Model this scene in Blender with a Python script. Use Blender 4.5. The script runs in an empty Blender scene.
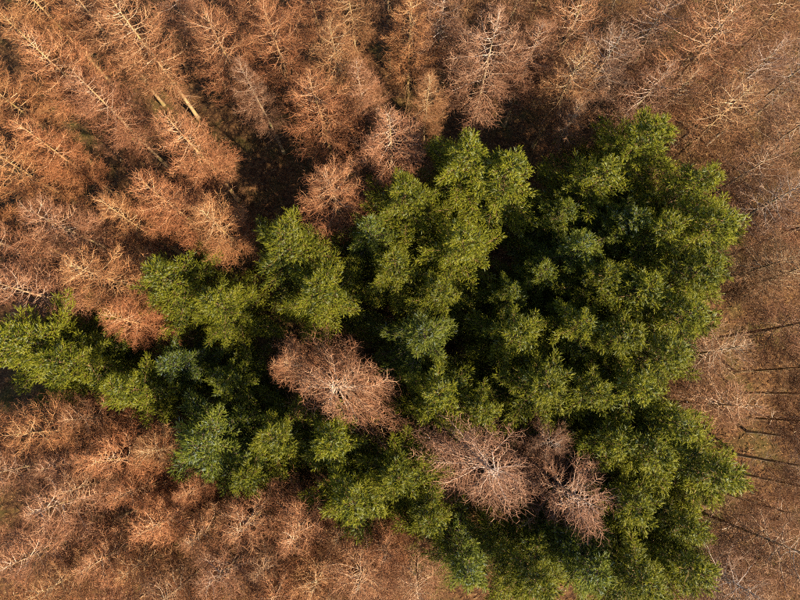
import bpy, math
import numpy as np
from mathutils import Vector

# ------------------------------------------------------------------ camera, sky, sun, exposure
scene = bpy.context.scene
col = scene.collection
CAM_H = 60.0
F_PX = 533.0                      # focal length in pixels of an 800 px wide frame
TILT = math.radians(10.1)         # drone camera a little off straight down

cam_data = bpy.data.cameras.new('drone_camera')
cam_data.sensor_width = 36.0
cam_data.lens = 36.0 * F_PX / 800.0
cam_data.clip_start = 0.5
cam_data.clip_end = 3000.0
cam = bpy.data.objects.new('drone_camera', cam_data)
cam.location = (0, 0, CAM_H)
cam.rotation_euler = (TILT, 0, 0)
col.objects.link(cam)
scene.camera = cam

SUN_AZ = math.radians(-41.0)      # from +X (picture right), towards the bottom of the picture
SUN_EL = math.radians(37.0)
world = bpy.data.worlds.new('World')
scene.world = world
world.use_nodes = True
wn = world.node_tree
bg = wn.nodes['Background']
sky = wn.nodes.new('ShaderNodeTexSky')
sky.sky_type = 'NISHITA'
sky.sun_disc = False
sky.sun_elevation = SUN_EL
sky.sun_rotation = math.radians(90.0) - SUN_AZ
sky.altitude = 200.0
wn.links.new(sky.outputs[0], bg.inputs[0])
bg.inputs[1].default_value = 0.06

sun_data = bpy.data.lights.new('sun', 'SUN')
sun_data.energy = 5.0
sun_data.angle = math.radians(0.5)
sun_data.color = (1.0, 0.84, 0.63)
sun = bpy.data.objects.new('sun', sun_data)
to_sun = Vector((math.cos(SUN_EL) * math.cos(SUN_AZ), math.cos(SUN_EL) * math.sin(SUN_AZ), math.sin(SUN_EL)))
sun.rotation_euler = to_sun.to_track_quat('Z', 'Y').to_euler()
sun.location = to_sun * 120
col.objects.link(sun)

vs = scene.view_settings
vs.view_transform = 'Standard'
vs.look = 'None'
vs.exposure = 1.62
vs.gamma = 1.0
vs.use_curve_mapping = False
scene.cycles.max_bounces = 3
scene.cycles.diffuse_bounces = 2
scene.cycles.glossy_bounces = 1
scene.cycles.use_denoising = False
scene.cycles.use_adaptive_sampling = True
scene.cycles.adaptive_threshold = 0.02
scene.cycles.filter_width = 1.1

rng = np.random.default_rng(7)

# ------------------------------------------------------------------ materials
def new_mat(name):
    m = bpy.data.materials.new(name)
    m.use_nodes = True
    nt = m.node_tree
    return m, nt, nt.nodes['Principled BSDF']

def ramp(nt, fac, stops):
    r = nt.nodes.new('ShaderNodeValToRGB')
    e = r.color_ramp.elements
    while len(e) < len(stops):
        e.new(0.5)
    for el, (p, c) in zip(e, stops):
        el.position = p
        el.color = (*c, 1)
    nt.links.new(fac, r.inputs[0])
    return r.outputs[0]

def attr(nt, name):
    a = nt.nodes.new('ShaderNodeAttribute')
    a.attribute_name = name
    return a.outputs['Fac']

def noise(nt, scale, detail=4, rough=0.6, coord=None):
    n = nt.nodes.new('ShaderNodeTexNoise')
    n.inputs['Scale'].default_value = scale
    n.inputs['Detail'].default_value = detail
    n.inputs['Roughness'].default_value = rough
    if coord is not None:
        nt.links.new(coord, n.inputs['Vector'])
    return n.outputs['Fac']

def mul(nt, a, b):
    x = nt.nodes.new('ShaderNodeMix')
    x.data_type = 'RGBA'
    x.blend_type = 'MULTIPLY'
    x.inputs[0].default_value = 1.0
    nt.links.new(a, x.inputs[6])
    nt.links.new(b, x.inputs[7])
    return x.outputs[2]

def mixc(nt, fac, a, b):
    x = nt.nodes.new('ShaderNodeMix')
    x.data_type = 'RGBA'
    nt.links.new(fac, x.inputs[0])
    nt.links.new(a, x.inputs[6])
    nt.links.new(b, x.inputs[7])
    return x.outputs[2]

def obj_color(nt):
    o = nt.nodes.new('ShaderNodeObjectInfo')
    return o.outputs['Color']

def geo_pos(nt):
    return nt.nodes.new('ShaderNodeNewGeometry').outputs['Position']

def simple_tint(name, stops, rough=0.8, spec=0.3, scale=None):
    m, nt, b = new_mat(name)
    c = ramp(nt, attr(nt, 'tint'), stops)
    c = mul(nt, c, obj_color(nt))
    if scale:
        n = noise(nt, scale, 3, 0.6, geo_pos(nt))
        g = ramp(nt, n, [(0.3, (0.6, 0.6, 0.6)), (0.7, (1.15, 1.15, 1.15))])
        c = mul(nt, c, g)
    nt.links.new(c, b.inputs['Base Color'])
    b.inputs['Roughness'].default_value = rough
    b.inputs['Specular IOR Level'].default_value = spec
    return m

MAT = {}
MAT['limb'] = simple_tint('larch_limb_bark', [(0, (0.20, 0.10, 0.05)), (0.5, (0.32, 0.21, 0.12)), (1, (0.55, 0.43, 0.32))], 0.75, 0.35)
MAT['twig'] = simple_tint('larch_twig_bark', [(0, (0.10, 0.037, 0.014)), (0.5, (0.25, 0.108, 0.045)), (1, (0.44, 0.26, 0.13))], 0.65, 0.4)
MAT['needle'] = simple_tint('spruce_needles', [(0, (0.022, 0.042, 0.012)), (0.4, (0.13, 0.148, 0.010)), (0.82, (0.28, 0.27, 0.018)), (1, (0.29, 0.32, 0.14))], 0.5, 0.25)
MAT['spruce_wood'] = simple_tint('spruce_twig_bark', [(0, (0.15, 0.085, 0.045)), (1, (0.27, 0.15, 0.075))], 0.8, 0.25)

def add_translucency(m, amount):
    nt = m.node_tree
    b = nt.nodes['Principled BSDF']; out = nt.nodes['Material Output']
    t = nt.nodes.new('ShaderNodeBsdfTranslucent')
    nt.links.new(b.inputs['Base Color'].links[0].from_socket, t.inputs['Color'])
    x = nt.nodes.new('ShaderNodeMixShader')
    x.inputs[0].default_value = amount
    nt.links.new(b.outputs[0], x.inputs[1]); nt.links.new(t.outputs[0], x.inputs[2])
    nt.links.new(x.outputs[0], out.inputs['Surface'])
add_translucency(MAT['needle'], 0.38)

m, nt, b = new_mat('larch_trunk_bark')
p = geo_pos(nt)
c1 = ramp(nt, noise(nt, 5.0, 5, 0.7, p), [(0.3, (0.16, 0.10, 0.055)), (0.55, (0.33, 0.22, 0.11)), (0.75, (0.46, 0.33, 0.18))])
moss = nt.nodes.new('ShaderNodeRGB'); moss.outputs[0].default_value = (0.17, 0.16, 0.035, 1)
mf = ramp(nt, noise(nt, 0.8, 3, 0.6, p), [(0.52, (0, 0, 0)), (0.68, (0.7, 0.7, 0.7))])
nt.links.new(mul(nt, mixc(nt, mf, c1, moss.outputs[0]), obj_color(nt)), b.inputs['Base Color'])
b.inputs['Roughness'].default_value = 0.85
MAT['trunk'] = m

m, nt, b = new_mat('forest_floor_litter')
p = geo_pos(nt)
c1 = ramp(nt, noise(nt, 2.6, 9, 0.8, p), [(0.36, (0.022, 0.011, 0.006)), (0.47, (0.085, 0.040, 0.018)), (0.56, (0.17, 0.085, 0.034)), (0.68, (0.34, 0.20, 0.075))])
mossc = nt.nodes.new('ShaderNodeRGB'); mossc.outputs[0].default_value = (0.10, 0.085, 0.02, 1)
mf = ramp(nt, noise(nt, 0.22, 5, 0.65, p), [(0.50, (0, 0, 0)), (0.66, (0.75, 0.75, 0.75))])
nt.links.new(mixc(nt, mf, c1, mossc.outputs[0]), b.inputs['Base Color'])
bump = nt.nodes.new('ShaderNodeBump')
bump.inputs['Strength'].default_value = 1.0
bump.inputs['Distance'].default_value = 0.4
nt.links.new(noise(nt, 5.0, 8, 0.75, p), bump.inputs['Height'])
nt.links.new(bump.outputs[0], b.inputs['Normal'])
b.inputs['Roughness'].default_value = 0.95
b.inputs['Specular IOR Level'].default_value = 0.15
MAT['floor'] = m
MAT['litter'] = simple_tint('dead_bracken', [(0, (0.07, 0.03, 0.012)), (0.5, (0.20, 0.095, 0.036)), (0.8, (0.36, 0.21, 0.075)), (1, (0.52, 0.40, 0.24))], 0.9, 0.2)
MAT['moss'] = simple_tint('moss', [(0, (0.06, 0.06, 0.014)), (1, (0.17, 0.15, 0.03))], 0.95, 0.1)

# ------------------------------------------------------------------ mesh helpers (numpy)
def unit(v):
    return v / np.maximum(np.linalg.norm(v, axis=-1, keepdims=True), 1e-9)

class Acc:
    """Collects triangles with a material index and a per-vertex tint."""
    def __init__(self):
        self.v, self.f, self.m, self.t, self.n = [], [], [], [], 0
    def add(self, v, f, mat, tint):
        if len(v) == 0:
            return
        self.v.append(v); self.f.append(f + self.n); self.n += len(v)
        self.m.append(np.full(len(f), mat, np.int32)); self.t.append(np.broadcast_to(tint, (len(v),)).astype(np.float32))
    def mesh(self, name, mats):
        v = np.concatenate(self.v).astype(np.float32); f = np.concatenate(self.f).astype(np.int32)
        me = bpy.data.meshes.new(name)
        me.vertices.add(len(v)); me.vertices.foreach_set('co', v.ravel())
        me.loops.add(len(f) * 3); me.loops.foreach_set('vertex_index', f.ravel())
        me.polygons.add(len(f))
        me.polygons.foreach_set('loop_start', np.arange(0, len(f) * 3, 3, dtype=np.int32))
        me.polygons.foreach_set('material_index', np.concatenate(self.m))
        for k in mats:
            me.materials.append(MAT[k])
        a = me.attributes.new('tint', 'FLOAT', 'POINT')
        a.data.foreach_set('value', np.concatenate(self.t))
        me.update(calc_edges=True)
        me.shade_smooth()
        return me

def tubes(paths, radii, sides):
    """paths (N,K,3), radii (N,K); the last point is the tip."""
    N, K, _ = paths.shape
    if N == 0:
        return np.zeros((0, 3)), np.zeros((0, 3), int)
    d = unit(np.gradient(paths, axis=1))
    ref = unit(rng.normal(size=(N, 1, 3)) + 0.001)
    u = unit(np.cross(d, np.broadcast_to(ref, d.shape)))
    w = np.cross(d, u)
    a = np.arange(sides) * 2 * np.pi / sides
    ring = paths[:, :-1, None, :] + radii[:, :-1, None, None] * (np.cos(a)[None, None, :, None] * u[:, :-1, None, :] + np.sin(a)[None, None, :, None] * w[:, :-1, None, :])
    R = K - 1
    per = R * sides + 1
    v = np.concatenate([ring.reshape(N, R * sides, 3), paths[:, -1:, :]], axis=1)
    tri = []
    for k in range(R - 1):
        for s in range(sides):
            s2 = (s + 1) % sides
            A, B, C, D = k * sides + s, k * sides + s2, (k + 1) * sides + s2, (k + 1) * sides + s
            tri += [(A, B, C), (A, C, D)]
    for s in range(sides):
        tri.append(((R - 1) * sides + s, (R - 1) * sides + (s + 1) % sides, R * sides))
    tri = np.array(tri)
    f = (tri[None] + (np.arange(N) * per)[:, None, None]).reshape(-1, 3)
    return v.reshape(-1, 3), f

def sample(paths, idx, t):
    K = paths.shape[1]
    x = np.clip(t, 0, 0.9999) * (K - 1)
    k = x.astype(int); fr = (x - k)[:, None]
    a, b_ = paths[idx, k], paths[idx, k + 1]
    return a * (1 - fr) + b_ * fr, unit(b_ - a)

def grow(paths, idx, t, ang, roll, length, K, follow=0.0, lift=0.0, wig=0.1):
    """Children that leave their parents at angle ang, turned by roll out of the flat plane of the parent."""
    pos, tan = sample(paths, idx, t)
    side = unit(np.cross(tan, np.array([0, 0, 1.0])) + 1e-6)
    up = np.cross(side, tan)
    perp = side * np.cos(roll)[:, None] + up * np.sin(roll)[:, None]
    d = tan * np.cos(ang)[:, None] + perp * np.sin(ang)[:, None]
    out = np.zeros((len(idx), K, 3)); out[:, 0] = pos
    step = (length / (K - 1))[:, None]
    for k in range(1, K):
        out[:, k] = out[:, k - 1] + d * step
        d = unit(d + follow * tan / K + np.array([0, 0, lift]) / K + wig * rng.normal(size=d.shape))
    return out

def axis_paths(z0, az, L, e0, e1, K, wig, r0=0.0, bend=1.0):
    """Main limbs: elevation runs from e0 at the stem to e1 at the tip."""
    n = len(z0)
    p = np.zeros((n, K, 3)); p[:, 0, 0] = np.cos(az) * r0; p[:, 0, 1] = np.sin(az) * r0; p[:, 0, 2] = z0
    a = az.copy()
    for k in range(1, K):
        s = ((k - 0.5) / (K - 1)) ** bend
        e = e0 + (e1 - e0) * s + rng.normal(size=n) * wig
        a = a + rng.normal(size=n) * wig * 1.3
        d = np.stack([np.cos(e) * np.cos(a), np.cos(e) * np.sin(a), np.sin(e)], 1)
        p[:, k] = p[:, k - 1] + d * (L / (K - 1))[:, None]
    return p

def count_children(L, spacing, t0, t1):
    n = np.maximum(1, (L * (t1 - t0) / spacing).astype(int))
    idx = np.repeat(np.arange(len(L)), n)
    first = np.concatenate([[0], np.cumsum(n)[:-1]])
    j = np.arange(n.sum()) - np.repeat(first, n)
    t = t0 + (t1 - t0) * (j + rng.random(len(j))) / np.repeat(n, n)
    return idx, t, j

def sgn(j):
    return np.where(j % 2 == 0, 1.0, -1.0)

TREE_H = 20.0

def trunk_mesh(name, mats, r0, bendy, tint, sides=8):
    K = 18
    z = np.linspace(-0.4, TREE_H, K)
    p = np.zeros((1, K, 3)); p[0, :, 2] = z
    ph = rng.random(4) * 6.28
    s = np.clip(z / TREE_H, 0, 1)
    p[0, :, 0] = bendy * np.sin(s * 4 + ph[0]) * s * (1 - 0.6 * s); p[0, :, 1] = bendy * np.sin(s * 5 + ph[1]) * s * (1 - 0.6 * s)
    r = r0 * (1 - s) ** 0.85 + 0.012
    r[0] *= 1.5; r[1] *= 1.12
    v, f = tubes(p, r[None], sides)
    A = Acc(); A.add(v, f, 0, tint)
    return A.mesh(name, mats), p[0]

def on_trunk(paths, stem):
    """Moves the foot of each limb onto the swaying stem."""
    z = paths[:, 0, 2]
    off = np.stack([np.interp(z, stem[:, 2], stem[:, 0]), np.interp(z, stem[:, 2], stem[:, 1]), np.zeros_like(z)], 1)
    return paths + off[:, None, :]

# ------------------------------------------------------------------ larch
def larch_variant(k):
    """-> (trunk mesh, [bough meshes], crown mesh) of a bare larch 20 m tall"""
    full = [1.0, 0.9, 1.12, 0.85, 1.05, 0.95, 1.15, 1.0][k]
    thin = [1.0, 0.9, 1.05, 0.85, 1.1, 1.0, 1.4, 1.3][k]      # spacing of the twigs: the last two are sparse trees
    tm, stem = trunk_mesh('larch_trunk', ['trunk'], 0.17 + 0.02 * rng.random(), 0.25, 0.5)
    n = 84
    s = np.sort(((np.arange(n) + rng.random(n)) / n) ** 0.9)                # 0 = crown foot, 1 = apex
    z0 = 7.0 + (TREE_H - 7.25) * s
    az = np.arange(n) * 2.39996 + rng.normal(size=n) * 0.35
    prof = np.interp(s, [0, 0.15, 0.4, 0.65, 0.85, 1.0], [2.5, 3.3, 3.15, 2.5, 1.6, 0.55])
    L = prof * full * rng.uniform(0.68, 1.18, n) * (1 + 0.12 * np.cos(az - rng.random() * 6.28))
    e0 = np.interp(s, [0, 0.4, 0.8, 1], [-0.32, -0.10, 0.18, 0.75]) + rng.normal(size=n) * 0.10
    e1 = np.interp(s, [0, 0.4, 0.8, 1], [0.25, 0.60, 0.95, 1.2]) + rng.normal(size=n) * 0.15
    P = on_trunk(axis_paths(z0, az, L, e0, e1, 9, 0.10, bend=1.3), stem)
    R = ((0.008 + 0.0072 * L) * (1 + 0.22 * (s > 0.5)))[:, None] * np.linspace(1, 0.22, 9)[None]
    limb_t = np.clip(0.22 + 0.50 * s + rng.normal(size=n) * 0.16, 0, 1)
    # branchlets and twigs
    i2, t2, j2 = count_children(L, 0.086 * thin, 0.20, 1.0)
    keep = ~((s[i2] > 0.55) & (t2 < 0.55) & (rng.random(len(i2)) < 0.35))
    i2, t2, j2 = i2[keep], t2[keep], j2[keep]
    m2 = len(i2)
    l2 = (0.45 + 0.30 * L[i2]) * (1 - 0.60 * t2) * rng.uniform(0.5, 1.35, m2)
    P2 = grow(P, i2, t2, rng.uniform(0.65, 1.15, m2), np.where(sgn(j2) > 0, 0, np.pi) + rng.normal(size=m2) * 0.75, l2, 5, 0.5, 0.6, 0.22)
    i3, t3, j3 = count_children(l2, 0.155 * thin ** 0.5, 0.10, 1.0)
    m3 = len(i3)
    l3 = (0.24 + 0.28 * l2[i3]) * rng.uniform(0.6, 1.4, m3)
    P3 = grow(P2, i3, t3, rng.uniform(0.55, 1.2, m3), np.where(sgn(j3) > 0, 0, np.pi) + rng.normal(size=m3) * 0.9, l3, 3, 0.3, 0.7, 0.40)
    own3 = i2[i3]
    t_limb = np.repeat(limb_t, 8 * 4 + 1)
    tt2 = np.clip(0.30 + 0.45 * s[i2] + rng.normal(size=m2) * 0.20 + (rng.normal(size=n) * 0.10)[i2], 0, 1)
    tt3 = np.clip(0.36 + rng.normal(size=m3) * 0.24, 0, 1)
    def build(sel, name, dead=False):
        A = Acc()
        q = np.nonzero(sel)[0]
        if dead:
            v, f = tubes(PD, np.full((nd, 1), 0.022) * np.linspace(1, 0.3, 6)[None], 4); A.add(v, f, 0, 0.35)
            v, f = tubes(PD2, np.full((len(id2), 1), 0.010) * np.linspace(1, 0.4, 4)[None], 3); A.add(v, f, 1, 0.5)
        v, f = tubes(P[q], R[q], 4); A.add(v, f, 0, np.repeat(limb_t[q], 8 * 4 + 1))
        q2 = np.nonzero(sel[i2])[0]
        r2 = (0.012 + 0.010 * l2[q2])[:, None] * np.linspace(1, 0.4, 5)[None]
        v, f = tubes(P2[q2], r2, 3); A.add(v, f, 1, np.repeat(tt2[q2], 13))
        q3 = np.nonzero(sel[own3])[0]
        r3 = np.full((len(q3), 1), 0.0095) * np.array([[1, 0.75, 0.3]])
        v, f = tubes(P3[q3], r3, 3); A.add(v, f, 1, np.repeat(tt3[q3], 7))
        return A.mesh(name, ['limb', 'twig'])
    # dead, nearly bare branches below the living crown
    nd = 26
    zd = rng.uniform(2.2, 7.5, nd); ad = rng.random(nd) * 6.283; Ld = rng.uniform(0.5, 2.2, nd)
    PD = on_trunk(axis_paths(zd, ad, Ld, rng.normal(size=nd) * 0.2 - 0.15, rng.normal(size=nd) * 0.25, 6, 0.12), stem)
    id2, td2, jd2 = count_children(Ld, 0.30, 0.3, 1.0)
    PD2 = grow(PD, id2, td2, rng.uniform(0.6, 1.1, len(id2)), np.where(sgn(jd2) > 0, 0, np.pi) + rng.normal(size=len(id2)) * 0.5, rng.uniform(0.25, 0.7, len(id2)), 4, 0.4, 0.0, 0.2)
    order = np.argsort(-(L + 3.0 * (s > 0.45)))
    picked = order[::3][:12]
    sel = np.zeros(n, bool); boughs = []
    for i in picked:
        one = np.zeros(n, bool); one[i] = True; sel |= one
        boughs.append(build(one, 'larch_bough'))
    return tm, boughs, build(~sel, 'larch_crown', True)

# ------------------------------------------------------------------ spruce
def shoots(base, d, length, width):
    """Needle-clad shoots: a slim spindle with slanting needles round it."""
    n = len(base)
    ref = unit(rng.normal(size=(n, 3)))
    u = unit(np.cross(d, ref)); w = np.cross(d, u)
    V, Fc = [], []
    mid = base + d * (length * 0.4)[:, None]
    r = (width * 0.22)[:, None]
    ring = [mid + r * (math.cos(a) * u + math.sin(a) * w) for a in (0, 2.094, 4.189)]
    V = [base] + ring + [base + d * length[:, None]]
    F = [(0, 2, 1), (0, 3, 2), (0, 1, 3), (4, 1, 2), (4, 2, 3), (4, 3, 1)]
    nn = 10
    for k in range(nn):
        a = k * 2.4 + rng.random(n) * 0.8
        s = (0.08 + 0.80 * k / (nn - 1)) + rng.normal(size=n) * 0.04
        out = np.cos(a)[:, None] * u + np.sin(a)[:, None] * w
        tang = -np.sin(a)[:, None] * u + np.cos(a)[:, None] * w
        root = base + d * (length * s)[:, None]
        tip = root + out * (width * 0.62)[:, None] + d * (width * 0.75)[:, None]
        h = (width * 0.125)[:, None]
        q = len(V)
        V += [root - tang * h, root + tang * h, tip]
        F.append((q, q + 1, q + 2))
    per = len(V)
    v = np.stack(V, 1).reshape(-1, 3)
    f = (np.array(F)[None] + (np.arange(n) * per)[:, None, None]).reshape(-1, 3)
    return v, f, per

def spruce_variant(k):
    full = [1.0, 0.9, 1.1, 0.95, 1.05][k % 5]
    tm, stem = trunk_mesh('spruce_trunk', ['spruce_wood'], 0.19, 0.12, 0.35)
    zs, azs, ss = [], [], []
    z = TREE_H - 0.55
    gap = 0.60
    while z > 5.5:
        m = rng.integers(5, 6)
        a0 = rng.random() * 6.28
        for q in range(m):
            azs.append(a0 + q * 6.283 / m + rng.normal() * 0.18); zs.append(z + rng.normal() * 0.12)
        z -= gap * rng.uniform(0.8, 1.25)
        gap = min(gap * 1.08, 1.15)
    z0, az = np.array(zs), np.array(azs)
    n = len(z0)
    s = (z0 - 5.5) / (TREE_H - 5.5)
    prof = np.interp(s, [0, 0.2, 0.5, 0.75, 0.9, 1.0], [4.5, 4.35, 3.2, 2.0, 1.15, 0.5])
    L = prof * full * rng.uniform(0.62, 1.32, n)
    e0 = np.interp(s, [0, 0.5, 0.85, 1], [-0.42, -0.10, 0.30, 0.75]) + rng.normal(size=n) * 0.09
    e1 = np.interp(s, [0, 0.5, 0.85, 1], [0.05, 0.20, 0.45, 0.95]) + rng.normal(size=n) * 0.1
    P = on_trunk(axis_paths(z0, az, L, e0, e1, 6, 0.06), stem)
    R = (0.010 + 0.007 * L)[:, None] * np.linspace(1, 0.3, 6)[None]
    i2, t2, j2 = count_children(L, 0.14, 0.14, 0.98)
    m2 = len(i2)
    l2 = (0.22 + 0.30 * L[i2]) * (1.0 - 0.86 * t2) * rng.uniform(0.6, 1.3, m2)
    P2 = grow(P, i2, t2, rng.uniform(0.75, 1.05, m2), np.where(sgn(j2) > 0, 0, np.pi) + rng.normal(size=m2) * 0.35, l2, 4, 0.6, 0.1, 0.12)
    # shoots on branchlets (with one at each tip) and along the outer bough
    i3, t3, j3 = count_children(l2, 0.082, 0.06, 0.95)
    tipi = np.arange(m2)
    i3 = np.concatenate([i3, tipi]); t3 = np.concatenate([t3, np.full(m2, 0.97)]); j3 = np.concatenate([j3, tipi])
    istip = np.arange(len(i3)) >= len(i3) - m2
    m3 = len(i3)
    ang3 = np.where(istip, 0.1, rng.uniform(0.5, 0.95, m3))
    Q3 = grow(P2, i3, t3, ang3, np.where(sgn(j3) > 0, 0, np.pi) + rng.normal(size=m3) * 0.75, np.ones(m3), 2, 0, 0, 0)
    i4, t4, j4 = count_children(L, 0.065, 0.06, 1.0)
    m4 = len(i4)
    Q4 = grow(P, i4, t4, np.where(t4 > 0.93, 0.15, rng.uniform(0.5, 0.9, m4)), rng.uniform(0, 6.28, m4), np.ones(m4), 2, 0, 0, 0)
    base = np.concatenate([Q3[:, 0], Q4[:, 0]]); tipd = np.concatenate([Q3[:, 1], Q4[:, 1]])
    d = unit(tipd - base + np.array([0, 0, 0.30]))
    own = np.concatenate([i2[i3], i4])
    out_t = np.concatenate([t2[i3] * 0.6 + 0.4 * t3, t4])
    M = m3 + m4
    length = rng.uniform(0.22, 0.46, M)
    width = rng.uniform(0.11, 0.17, M)
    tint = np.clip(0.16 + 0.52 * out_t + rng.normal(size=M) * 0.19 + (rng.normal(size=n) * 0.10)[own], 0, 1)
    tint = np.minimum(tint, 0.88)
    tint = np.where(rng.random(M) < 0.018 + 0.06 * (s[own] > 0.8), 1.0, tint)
    def build(sel, name, leader=False):
        A = Acc()
        q = np.nonzero(sel)[0]
        v, f = tubes(P[q], R[q], 3); A.add(v, f, 1, 0.6)
        q2 = np.nonzero(sel[i2])[0]
        r2 = np.full((len(q2), 1), 0.011) * np.linspace(1, 0.4, 4)[None]
        v, f = tubes(P2[q2], r2, 3); A.add(v, f, 1, 0.7)
        q3 = np.nonzero(sel[own])[0]
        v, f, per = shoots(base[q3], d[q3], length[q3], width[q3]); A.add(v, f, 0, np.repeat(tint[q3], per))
        if leader:
            lz = np.linspace(TREE_H - 0.7, TREE_H - 0.05, 9)
            bb = np.stack([np.interp(lz, stem[:, 2], stem[:, 0]), np.interp(lz, stem[:, 2], stem[:, 1]), lz], 1)
            a = np.arange(9) * 2.4
            dd = unit(np.stack([np.cos(a) * 0.6, np.sin(a) * 0.6, np.full(9, 1.0)], 1))
            v, f, per = shoots(bb, dd, np.full(9, 0.35), np.full(9, 0.11)); A.add(v, f, 0, 0.7)
        return A.mesh(name, ['needle', 'spruce_wood'])
    picked = np.concatenate([np.nonzero((s > 0.55) & (s < 0.93))[0][::4], np.nonzero((s > 0.2) & (s < 0.55))[0][::8]])[:13]
    sel = np.zeros(n, bool); boughs = []
    for i in picked:
        one = np.zeros(n, bool); one[i] = True; sel |= one
        boughs.append(build(one, 'spruce_bough'))
    return tm, boughs, build(~sel, 'spruce_crown', True)

# ------------------------------------------------------------------ placing trees
def ground_z(x, y):
    return 0.35 * np.sin(x * 0.11 + 0.6) * np.cos(y * 0.09) + 0.12 * np.sin(x * 0.43 + y * 0.31)

def at(px, py, z):
    """Point of height z whose place in the 800 x 600 photograph is (px, py)."""
    xc, yc = (px - 400) / F_PX, -(py - 300) / F_PX
    c, s = math.cos(TILT), math.sin(TILT)
    dx, dy, dz = xc, yc * c + s, yc * s - c
    k = (z - CAM_H) / dz
    return dx * k, dy * k

def place_tree(variant, px, py, h, wide, rot, color, label, group, category, name):
    tm, boughs, cm = variant
    x, y = at(px, py, h)
    root = bpy.data.objects.new(name, None)
    root.empty_display_size = 0.5
    root.location = (x, y, float(ground_z(x, y)))
    root.rotation_euler = (0, 0, rot)
    k = h / TREE_H
    root.scale = (k * wide, k * wide, k)
    root['label'] = label; root['category'] = category; root['group'] = group
    col.objects.link(root)
    for pname, me in [('trunk', tm), ('crown', cm)] + [('bough', b_) for b_ in boughs]:
        o = bpy.data.objects.new(pname, me)
        o.parent = root
        o.color = (*color, 1)
        col.objects.link(o)
    return root
# ------------------------------------------------------------------ ground
def build_ground():
    n = 220
    xs = np.concatenate([[-900, -400, -180], np.linspace(-85, 85, n), [180, 400, 900]])
    X, Y = np.meshgrid(xs, xs)
    near = (np.abs(X) < 90) & (np.abs(Y) < 90)
    Z = np.where(near, ground_z(X, Y) + rng.normal(size=X.shape) * 0.10, ground_z(X, Y))
    N = len(xs)
    v = np.stack([X.ravel(), Y.ravel(), Z.ravel()], 1)
    i = np.arange(N * N).reshape(N, N)
    a, b_, c_, d_ = i[:-1, :-1].ravel(), i[:-1, 1:].ravel(), i[1:, 1:].ravel(), i[1:, :-1].ravel()
    f = np.concatenate([np.stack([a, b_, c_], 1), np.stack([a, c_, d_], 1)])
    A = Acc(); A.add(v, f, 0, 0.5)
    o = bpy.data.objects.new('ground', A.mesh('ground', ['floor']))
    o['kind'] = 'structure'
    col.objects.link(o)
build_ground()

def build_litter():
    """Dead bracken and brash lying all over the floor."""
    N = 56000
    x = np.where(rng.random(N) < 0.55, rng.uniform(22, 60, N), rng.uniform(-58, 22, N)); y = rng.uniform(-28, 62, N)
    az = rng.random(N) * 6.283; el = rng.uniform(-0.05, 0.55, N)
    L = rng.uniform(0.15, 0.7, N)
    P = np.zeros((N, 3, 3))
    P[:, 0] = np.stack([x, y, ground_z(x, y) + rng.uniform(0, 0.15, N)], 1)
    d = np.stack([np.cos(el) * np.cos(az), np.cos(el) * np.sin(az), np.sin(el)], 1)
    for k in (1, 2):
        P[:, k] = P[:, k - 1] + d * (L / 2)[:, None]
        d = unit(d + rng.normal(size=d.shape) * 0.25 + np.array([0, 0, -0.25]))
    r = rng.uniform(0.010, 0.045, N) [:, None] * np.array([[0.6, 1.0, 0.2]])
    v, f = tubes(P, r, 3)
    A = Acc(); A.add(v, f, 0, np.repeat(np.clip(rng.normal(size=N) * 0.22 + 0.5, 0, 1), 7))
    o = bpy.data.objects.new('undergrowth', A.mesh('undergrowth', ['litter']))
    o['kind'] = 'stuff'; o['label'] = 'dead orange bracken and broken twigs on the forest floor'; o['category'] = 'undergrowth'
    col.objects.link(o)
build_litter()

# ------------------------------------------------------------------ trees
LV = [larch_variant(k) for k in range(8)]
SV = [spruce_variant(k) for k in range(5)]

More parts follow.
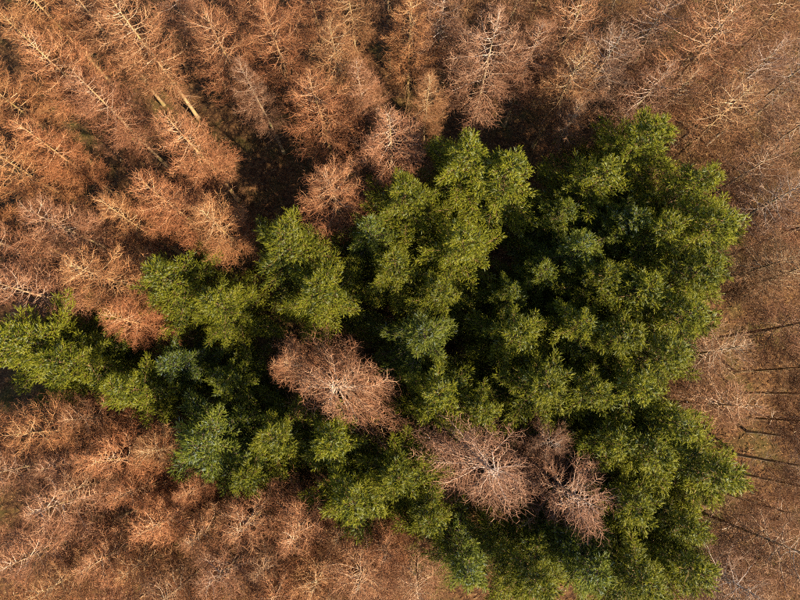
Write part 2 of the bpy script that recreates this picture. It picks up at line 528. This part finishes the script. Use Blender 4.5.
# apex in the photograph, height, width factor, label
LARCH = [
 # top left
 (22,32,20,1.1,'spreading larch with pale limbs, nearest to the top left corner'),
 (72,72,20,1.12,'long-stemmed larch with pale trunk running diagonally, inward of the top left corner'),
 (105,-10,21,1.05,'larch with long straight bare trunk leaning to the top edge, left of centre'),
 (165,112,20,1.2,'russet larch with bushy crown between the top left corner and the green cluster'),
 (-12,-50,20,1.0,'mostly cropped larch whose bare lower stem crosses the top left corner'),
 (35,-55,20,1.0,'cropped larch with mossy lower trunk entering from the top edge near the left corner'),
 (-30,140,20,1.1,'larch cropped by the left edge, thick yellowish limbs a quarter of the way down'),
 (10,120,18.5,1.0,'smaller larch at the left edge just below the corner larches'),
 (98,200,18,0.9,'narrow larch with a bright fan of twigs, midway between left edge and dark gap'),
 (140,178,20,1.15,'broad larch with fanned reddish limbs, above the left green spruce'),
 (62,262,20,1.15,'larch with swept pale limbs beside the left end of the upper green spruce'),
 (-10,280,20,1.15,'larch cut by the left edge above the left-edge green spruce'),
 (20,205,19,1.05,'brown larch by the left edge a third of the way down'),
 (100,312,18.5,1.0,'dark reddish larch tucked between the left spruce and the upper spruce'),
 (-45,60,20,1.0,'larch mostly off the left edge near the top corner'),
 (-50,225,20,1.0,'larch mostly off the left edge above its middle'),
 (-107,101,19,1.0,'larch rooted in view but topped off the left edge, a fifth of the way down'),
 (-85,25,20,1.0,'larch rooted in view but topped off the left edge, close to the top corner'),
 (-90,190,19.5,1.0,'larch rooted in view but topped off the left edge, a third of the way down'),
 (-100,262,20,1.0,'larch rooted in view but topped off the left edge, just above the left-edge spruce'),
 (-119,-79,20,1.0,'larch rooted in the top left corner with its top out of view'),
 (-10,5,19.5,1.0,'larch squeezed into the very top left corner'),
 (200,208,18.5,1.1,'dim brown larch in the shade just above the upper left green spruce'),
 (62,-20,20,1.0,'larch at the top edge between the corner larch and the long straight trunk'),
 # top
 (203,12,20,1.1,'larch with forked pale top at the top edge, a quarter along'),
 (150,-45,20,1.0,'cropped larch at the top edge between two pale-stemmed larches'),
 (262,5,20,1.1,'orange-brown larch at the top edge, a third of the way along'),
 (240,62,18,0.9,'shorter larch behind the third-along top-edge larch, in partial shade'),
 (308,75,20,1.15,'egg-shaped reddish larch with pale central stem, above the dark gap'),
 (388,110,20,1.25,'wide purplish larch with level pale limbs above the green cluster'),
 (330,22,20,1.1,'golden larch at the top edge just left of centre'),
 (357,60,18,0.9,'short bright larch between the golden larch and the wide purplish larch'),
 (325,172,19,1.2,'shaded larch right above the upper left green spruce'),
 (300,-55,20,1.0,'cropped larch showing only its lower stem, top edge, left of centre'),
 (385,-70,20,1.0,'cropped larch with a bare yellow lower trunk at the top edge centre'),
 (411,-15,20.5,1.05,'larch with straight pale stem at the middle of the top edge'),
 (445,-22,20,1.0,'larch with grey stem just right of the top edge centre'),
 (430,72,17.5,0.9,'low brown larch between the top edge centre and the green cluster'),
 (500,14,20.5,1.3,'large larch with upswept candelabra limbs, top edge right of centre'),
 (480,-75,20,1.0,'cropped larch with a lit bare trunk at the top edge right of centre'),
 (545,20,18.5,1.0,'plain brown larch between the candelabra larch and the pale-topped larch'),
 (627,25,20.5,1.2,'larch with pale curved top limbs and dark lower stem, upper right'),
 (592,-15,20,1.0,'larch crossing the top edge left of the pale-topped larch'),
 (585,100,16.5,0.8,'small larch beside the dark slanting stems above the green wedge'),
 (560,-65,20,1.0,'cropped larch beyond the top edge, right of the candelabra larch'),
 (680,-15,20.5,1.1,'pinkish larch at the top edge above the upper green tip'),
 (742,5,21,1.3,'large larch with long bare limbs curving left, near the top right corner'),
 (700,70,18,0.95,'soft twiggy larch just above the upper green tip'),
 (757,85,19.5,1.1,'larch with pale leaning stem below the top right corner'),
 (790,40,20,1.05,'pinkish larch filling the top right corner'),
 (840,35,20,1.0,'larch cropped by the right edge at the top corner'),
 (835,100,20.5,1.1,'larch at the right edge with two dark slanting stems, near the top'),
 (780,150,18,1.0,'low larch between the right edge and the green group, near the top'),
 (345,-25,19,1.05,'larch on the top edge behind the golden larch'),
 (240,-45,19,1.0,'larch beyond the top edge above the orange-brown larch'),
 (205,-75,19,1.0,'larch rooted by the top edge behind the forked pale top'),
 (412,-95,19,1.0,'larch whose stem base shows at the top edge, exactly at the centre'),
 (530,-40,19.5,1.0,'larch on the top edge just right of the candelabra larch'),
 (640,-45,19,1.0,'larch on the top edge behind the pale curved top limbs'),
 (770,-40,20,1.1,'larch on the top edge left of the top right corner'),
 (825,-38,20.5,1.1,'larch rooted near the top right corner with its crown out of view'),
 (900,0,19.5,1.0,'larch off the right edge just below the top right corner'),
 (727,-70,19,1.0,'larch beyond the top edge above the large bare-limbed larch'),
 (672,62,19,1.05,'brown larch left of the soft twiggy larch above the green tip'),
 (588,45,19,1.0,'larch between the plain brown larch and the pale-topped larch'),
 # right
 (812,180,19.5,1.1,'larch with pale forked limb at the right edge, a third down'),
 (862,200,20,1.1,'larch off the right edge whose dark stem shows, a third down'),
 (845,255,20,1.1,'larch off the right edge beside the widest part of the green group'),
 (870,310,20,1.05,'larch off the right edge, upper of the dark stems around mid height'),
 (750,345,18.5,1.2,'pale bushy larch touching the right side of the green group'),
 (905,360,20,0.75,'larch off the right edge with stem just below the pale bushy larch'),
 (915,392,20,0.75,'larch off the right edge, stem level with the middle of the open floor'),
 (905,428,20,0.75,'larch off the right edge with nearly level dark stem on the open floor'),
 (910,485,20,0.75,'larch off the right edge with stem sloping beside the lower green tip'),
 (880,540,20,0.75,'larch off the right edge with long dark stem below the lower green tip'),
 (850,600,20,1.0,'larch beyond the lower right corner with a dark sloping stem'),
 (800,640,20,1.0,'larch beyond the bottom edge near the lower right corner'),
 # bottom left
 (5,437,20,1.2,'larch with level yellowish trunk at the left edge below the green spruces'),
 (25,515,20,1.2,'larch with bright fanned limbs and slanting trunk near the lower left edge'),
 (-5,570,20,1.15,'larch at the left edge nearest the bottom left corner'),
 (90,465,19,1.05,'reddish larch between the two lower left pale-stemmed larches and the green spruce'),
 (138,535,19,1.1,'larch with forked orange limbs, right of the lower left corner'),
 (60,420,17.5,0.9,'low russet larch tucked below the left-edge green spruce'),
 (75,575,19,1.1,'larch on the bottom edge near the left corner'),
 (232,535,19.5,1.1,'round larch with bright star centre, left of a pair below the green strip'),
 (287,543,19.5,1.15,'round larch with radiating pale limbs, right of a pair below the green strip'),
 (358,592,19.5,1.15,'larch with thin upright stem at the bottom edge left of centre'),
 (175,500,17.5,0.9,'small dark larch beside the bluish spruce, lower left'),
 (205,590,19,1.05,'larch at the bottom edge below the star-centred larch'),
 (145,615,19.5,1.0,'cropped larch at the bottom edge, a fifth of the way along'),
 (265,615,19,1.05,'cropped larch at the bottom edge, a third of the way along'),
 (335,545,17,0.85,'low larch against the lower edge of the green strip'),
 (420,602,19,1.0,'larch at the bottom edge just left of the shaded spruce'),
 (-45,480,20,1.0,'larch mostly off the left edge, lower third'),
 (55,495,18,1.0,'low brown larch wedged between the two pale-trunked larches at the lower left'),
 (110,500,17.5,1.0,'brown larch behind the forked orange larch, lower left'),
 (115,580,18,1.0,'larch in the bottom row right of the corner larch'),
 (35,470,18,1.0,'tangled larch below the level-trunked larch at the left edge'),
 (185,545,17.5,0.95,'larch in the shady gap left of the star-centred larch'),
 (255,580,18,1.0,'brown larch below the pair of round larches'),
 (310,595,18.5,1.05,'larch at the bottom edge below the radiating round larch'),
 (385,560,17.5,0.95,'larch just below the bright end of the green strip'),
 (135,455,17,0.9,'russet larch at the foot of the level yellowish trunk'),
 (25,600,19,1.0,'larch filling the bottom left corner'),
 (-87,452,19,1.1,'larch topped off the left edge just below the left-edge spruce'),
 (-86,577,19,1.1,'larch topped off the left edge above the bottom corner'),
 (-140,505,19.5,1.0,'larch far off the left edge with stem base in view, lower third'),
 (-35,655,20,1.1,'larch rooted in the bottom left corner with its top out of view'),
 (60,660,20,1.1,'larch rooted at the bottom edge beside the left corner'),
 (135,672,20,1.1,'larch rooted at the bottom edge, below the forked orange larch'),
 (222,668,20,1.1,'larch rooted at the bottom edge below the star-centred round larch'),
 (300,670,20,1.1,'larch rooted at the bottom edge below the radiating round larch'),
 (372,668,20,1.1,'larch rooted at the bottom edge left of the centre'),
 # more on the right
 (858,110,19,1.0,'larch off the right edge, a fifth of the way down'),
 (865,160,19,1.0,'larch off the right edge, a quarter of the way down'),
 (900,238,19,1.0,'larch off the right edge, level with the widest green edge'),
 (925,450,20,0.75,'larch off the right edge, lowest of the level dark stems'),
 (900,510,20,0.75,'larch off the right edge, stem sloping just under the lower green tip'),
 (835,565,20.5,1.0,'larch off the right edge, long dark stem above the lower right corner'),
 (808,250,18.5,1.1,'hazy larch at the right edge below the forked pale limb'),
 (760,600,18.5,1.1,'hazy larch at the bottom edge right of the last spruce'),
 (764,405,18,1.15,'thin hazy larch on the open floor below the pale bushy larch'),
 # inside the green
 (330,386,19.5,1.55,'oval larch standing alone inside the green, seen from straight above'),
 (282,363,18,1.1,'small russet larch beside the lone oval larch inside the green'),
 (497,472,20,1.5,'broad larch with dark leaning trunk enclosed by the lower green wedge'),
 (590,506,20,1.35,'dense larch on the right of the broad enclosed larch'),
 (560,445,18,0.9,'small pale larch poking up between the broad enclosed larch and green wedge'),
]
SPRUCE = [
 (150,270,19,1.1,0,'bright green spruce at the left end of the upper green cluster'),
 (205,298,18,1.05,0,'full green spruce second from the left in the upper green cluster'),
 (280,235,19.5,1.1,0,'tall spruce with jutting leader tip, upper left of the green cluster'),
 (315,285,18.5,1.15,0,'bushy spruce right above the lone oval larch'),
 (405,185,19.5,1.05,0,'pointed spruce at the top of the middle green column'),
 (368,222,17.5,0.9,1,'dark shaded spruce on the left flank of the middle green column'),
 (395,258,18.5,1.05,0,'spruce in the middle green column, above the star-topped spruce'),
 (470,145,20,1.1,0,'topmost spruce of the green centre, its left half'),
 (512,160,19.5,1.1,0,'topmost spruce of the green centre, its right half'),
 (465,235,18.5,1.1,0,'spruce just below the topmost pair'),
 (442,288,17.5,1.0,0,'spruce squeezed between middle column and the dark central gap'),
 (425,332,19.5,1.1,1,'spruce with a star of pale blue-green top boughs, centre'),
 (440,392,17.5,1.1,0,'spruce below the star-topped spruce beside the lone larch'),
 (524,330,18.5,1.0,0,'spruce right of the dark central gap, above a wide pair'),
 (552,385,19,1.15,0,'wide spruce above the broad enclosed larch'),
 (485,412,17,0.95,0,'low spruce left above the broad enclosed larch'),
 (548,268,15,1.0,2,'deep-shaded low spruce in the dark central gap'),
 (515,290,14,0.9,2,'lowest shaded spruce on the left of the dark central gap'),
 (570,205,15.5,0.95,2,'shaded spruce at the upper end of the dark central gap'),
 (660,122,19.5,1.1,0,'spruce forming the upper tip of the big right green group'),
 (612,165,18.5,1.05,0,'spruce below and left of the upper green tip'),
 (712,172,20,1.05,0,'spruce at the upper right shoulder of the green group'),
 (733,215,20,1.05,0,'spruce reaching furthest right on the upper green edge'),
 (715,265,20,1.1,0,'spruce on the right edge of the green group above its middle'),
 (675,225,19,1.05,0,'spruce behind the right shoulder, inside the green group'),
 (640,215,18,1.0,1,'bluish spruce amid the upper half of the green group'),
 (588,240,18,1.0,1,'spruce with splayed pale shoots beside the dark central gap'),
 (702,310,19.5,1.1,0,'spruce on the right green edge just above the pale bushy larch'),
 (655,285,19,1.1,0,'bright spruce in the heart of the big right group'),
 (612,272,18,1.0,0,'spruce facing the dark central gap from the right'),
 (680,352,19.5,1.1,0,'spruce touching the left side of the pale bushy larch'),
 (632,335,19,1.1,0,'bright yellow-green spruce in the middle of the right group'),
 (588,322,17.5,1.0,0,'spruce bordering the lower end of the dark central gap'),
 (645,390,18.5,1.1,0,'spruce below the middle of the right group'),
 (600,392,18,1.05,0,'spruce right of the wide spruce over the enclosed larch'),
 (735,480,19.5,1.15,0,'spruce at the lower right tip of the green wedge'),
 (690,428,19,1.1,0,'spruce in the notch above the lower right tip'),
 (662,455,18.5,1.1,0,'spruce inward of the lower right tip'),
 (622,445,18,1.05,0,'spruce right above the dense enclosed larch'),
 (645,512,18.5,1.05,0,'spruce to the right of the dense enclosed larch'),
 (700,535,18,1.0,0,'spruce on the right edge below the lower right tip'),
 (710,580,19,1.1,0,'spruce at the bottom right end of the green'),
 (655,590,19,1.15,0,'spruce on the bottom edge right of centre, dull green'),
 (600,575,18,1.1,1,'shaded spruce directly under the dense enclosed larch'),
 (572,548,15.5,1.0,1,'low spruce in shade between the enclosed larches and the bottom green band'),
 (545,592,18,1.1,0,'spruce on the bottom edge, middle of the lower green band'),
 (470,577,18,1.1,1,'dark blue-green spruce at the bottom edge, in deep shade'),
 (352,507,19,1.1,0,'spruce with pale blue shoots in the lower green strip'),
 (328,445,18.5,1.1,0,'spruce just under the lone oval larch'),
 (398,482,18.5,1.1,0,'bright spruce at the right of the lower green strip'),
 (430,525,18,1.0,0,'small bright spruce at the lower right end of the green strip'),
 (268,440,19,1.05,0,'upright spruce left below the lone oval larch'),
 (190,450,19.5,1.15,1,'blue-green spruce with pale twig tips, left of the upright spruce'),
 (240,480,17.5,1.0,0,'spruce wedged between the blue-green spruce and the round larches'),
 (218,382,14,1.1,2,'dark spruce in shade under the upper left cluster'),
 (160,362,15,1.05,3,'small spruce tinted blue for the shadow below the upper cluster'),
 (108,388,18.5,1.0,0,'olive spruce between the left-edge spruce and the shadow-tinted one'),
 (-4,338,20,1.1,0,'bright spruce cut by the left edge'),
 (40,360,19,1.0,0,'spruce overlapping the left-edge spruce on its inner side'),
 (92,345,13,1.0,2,'low dim spruce in the shadow of the left larches'),
]
HUE = [(1.05, 0.96, 0.90), (1.03, 1.01, 0.88), (0.97, 0.99, 1.14), (1.0, 1.0, 1.0)]     # russet, golden, pinkish grey, plain
TONE = {0: (1.0, 1.0, 1.0), 1: (0.86, 0.95, 1.5), 2: (0.9, 0.97, 1.2), 3: (0.75, 0.9, 1.9)}  # cool tints; on shaded spruces they put shade into the needle colour
SHAPE = {    # turn, stretch along and across, colour of single trees
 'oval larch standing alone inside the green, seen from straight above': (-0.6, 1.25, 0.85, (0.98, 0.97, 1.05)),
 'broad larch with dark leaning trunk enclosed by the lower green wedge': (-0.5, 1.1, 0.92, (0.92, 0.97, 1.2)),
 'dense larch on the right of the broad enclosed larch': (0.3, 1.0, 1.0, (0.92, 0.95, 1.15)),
}
for i, (px, py, h, w, label) in enumerate(LARCH):
    g = rng.uniform(0.78, 1.08); k = int(rng.integers(0, 4)); r = rng.uniform(-0.06, 0.06) + 0.07 * (400 - px) / 400  # r: more orange leftward, greyer rightward; light across the wood put into colour
    for word, q in (('russet', 0), ('reddish', 0), ('orange', 0), ('golden', 1), ('yellowish', 1), ('purplish', 2), ('pinkish', 2), ('grey', 2)):
        if word in label:
            k = q
    t = HUE[k]
    o = place_tree(LV[6 + i % 2 if px > 570 and py < 640 and not (px < 600 and py > 300) else i % 6], px, py, h, w, rng.random() * 6.28, (g * (1 + r) * t[0], g * t[1], g * (1 - r) * t[2]), label, 'bare winter larches', 'larch', 'larch_tree')
    if label in SHAPE:
        turn, sx, sy, c = SHAPE[label]
        o.rotation_euler.z = turn
        o.scale = (o.scale.x * sx, o.scale.y * sy, o.scale.z)
        for ch in o.children:
            ch.color = (*c, 1)
for i, (px, py, h, w, tone, label) in enumerate(SPRUCE):
    g = rng.uniform(0.88, 1.15); t = TONE[tone]
    place_tree(SV[i % 5], px, py, h, w * (1.18 if px > 480 else 1.08), rng.random() * 6.28, (g * t[0], g * t[1], g * t[2]), label, 'evergreen spruces', 'spruce', 'spruce_tree')

# ------------------------------------------------------------------ fallen branches on the open floor
def fallen_branch(px, py, az, L, label):
    x, y = at(px, py, 0.2)
    root = bpy.data.objects.new('fallen_branch', None)
    root.location = (x, y, float(ground_z(x, y)) + 0.12); root.rotation_euler = (0, 0, az)
    root['label'] = label; root['category'] = 'branch'; root['group'] = 'fallen branches on the open floor'
    col.objects.link(root)
    P = axis_paths(np.array([0.05]), np.array([0.0]), np.array([L]), np.array([0.08]), np.array([0.02]), 8, 0.09)
    A = Acc(); v, f = tubes(P, (0.055 * np.linspace(1, 0.25, 8))[None], 6); A.add(v, f, 0, 0.85)
    parts = [('stem', A)]
    k = 4
    t = np.linspace(0.3, 0.85, k)
    Q = grow(P, np.zeros(k, int), t, rng.uniform(0.5, 0.9, k), np.where(np.arange(k) % 2 == 0, 0.15, np.pi - 0.15), L * (1 - t) * 0.75, 5, 0.3, 0.1, 0.12)
    for q in Q:
        A = Acc(); v, f = tubes(q[None], (0.03 * np.linspace(1, 0.3, 5))[None], 5); A.add(v, f, 0, 0.75)
        parts.append(('side_branch', A))
    for nm, A in parts:
        o = bpy.data.objects.new(nm, A.mesh(nm, ['limb'])); o.parent = root; o.color = (1, 1, 1, 1)
        col.objects.link(o)
for a in [
 (760, 274, -0.5, 2.4, 'pale fallen branch on the floor right of the widest green edge'),
 (772, 425, 0.9, 2.0, 'short fallen branch among the level dark stems'),
 (742, 560, 0.5, 2.6, 'fallen branch on the floor below the lower green tip'),
 (783, 500, -2.2, 2.2, 'fallen branch near the right edge beside the sloping stems'),
 (722, 530, 0.1, 2.2, 'pale fallen branch close to the right edge of the lower spruces'),
]:
    fallen_branch(*a)
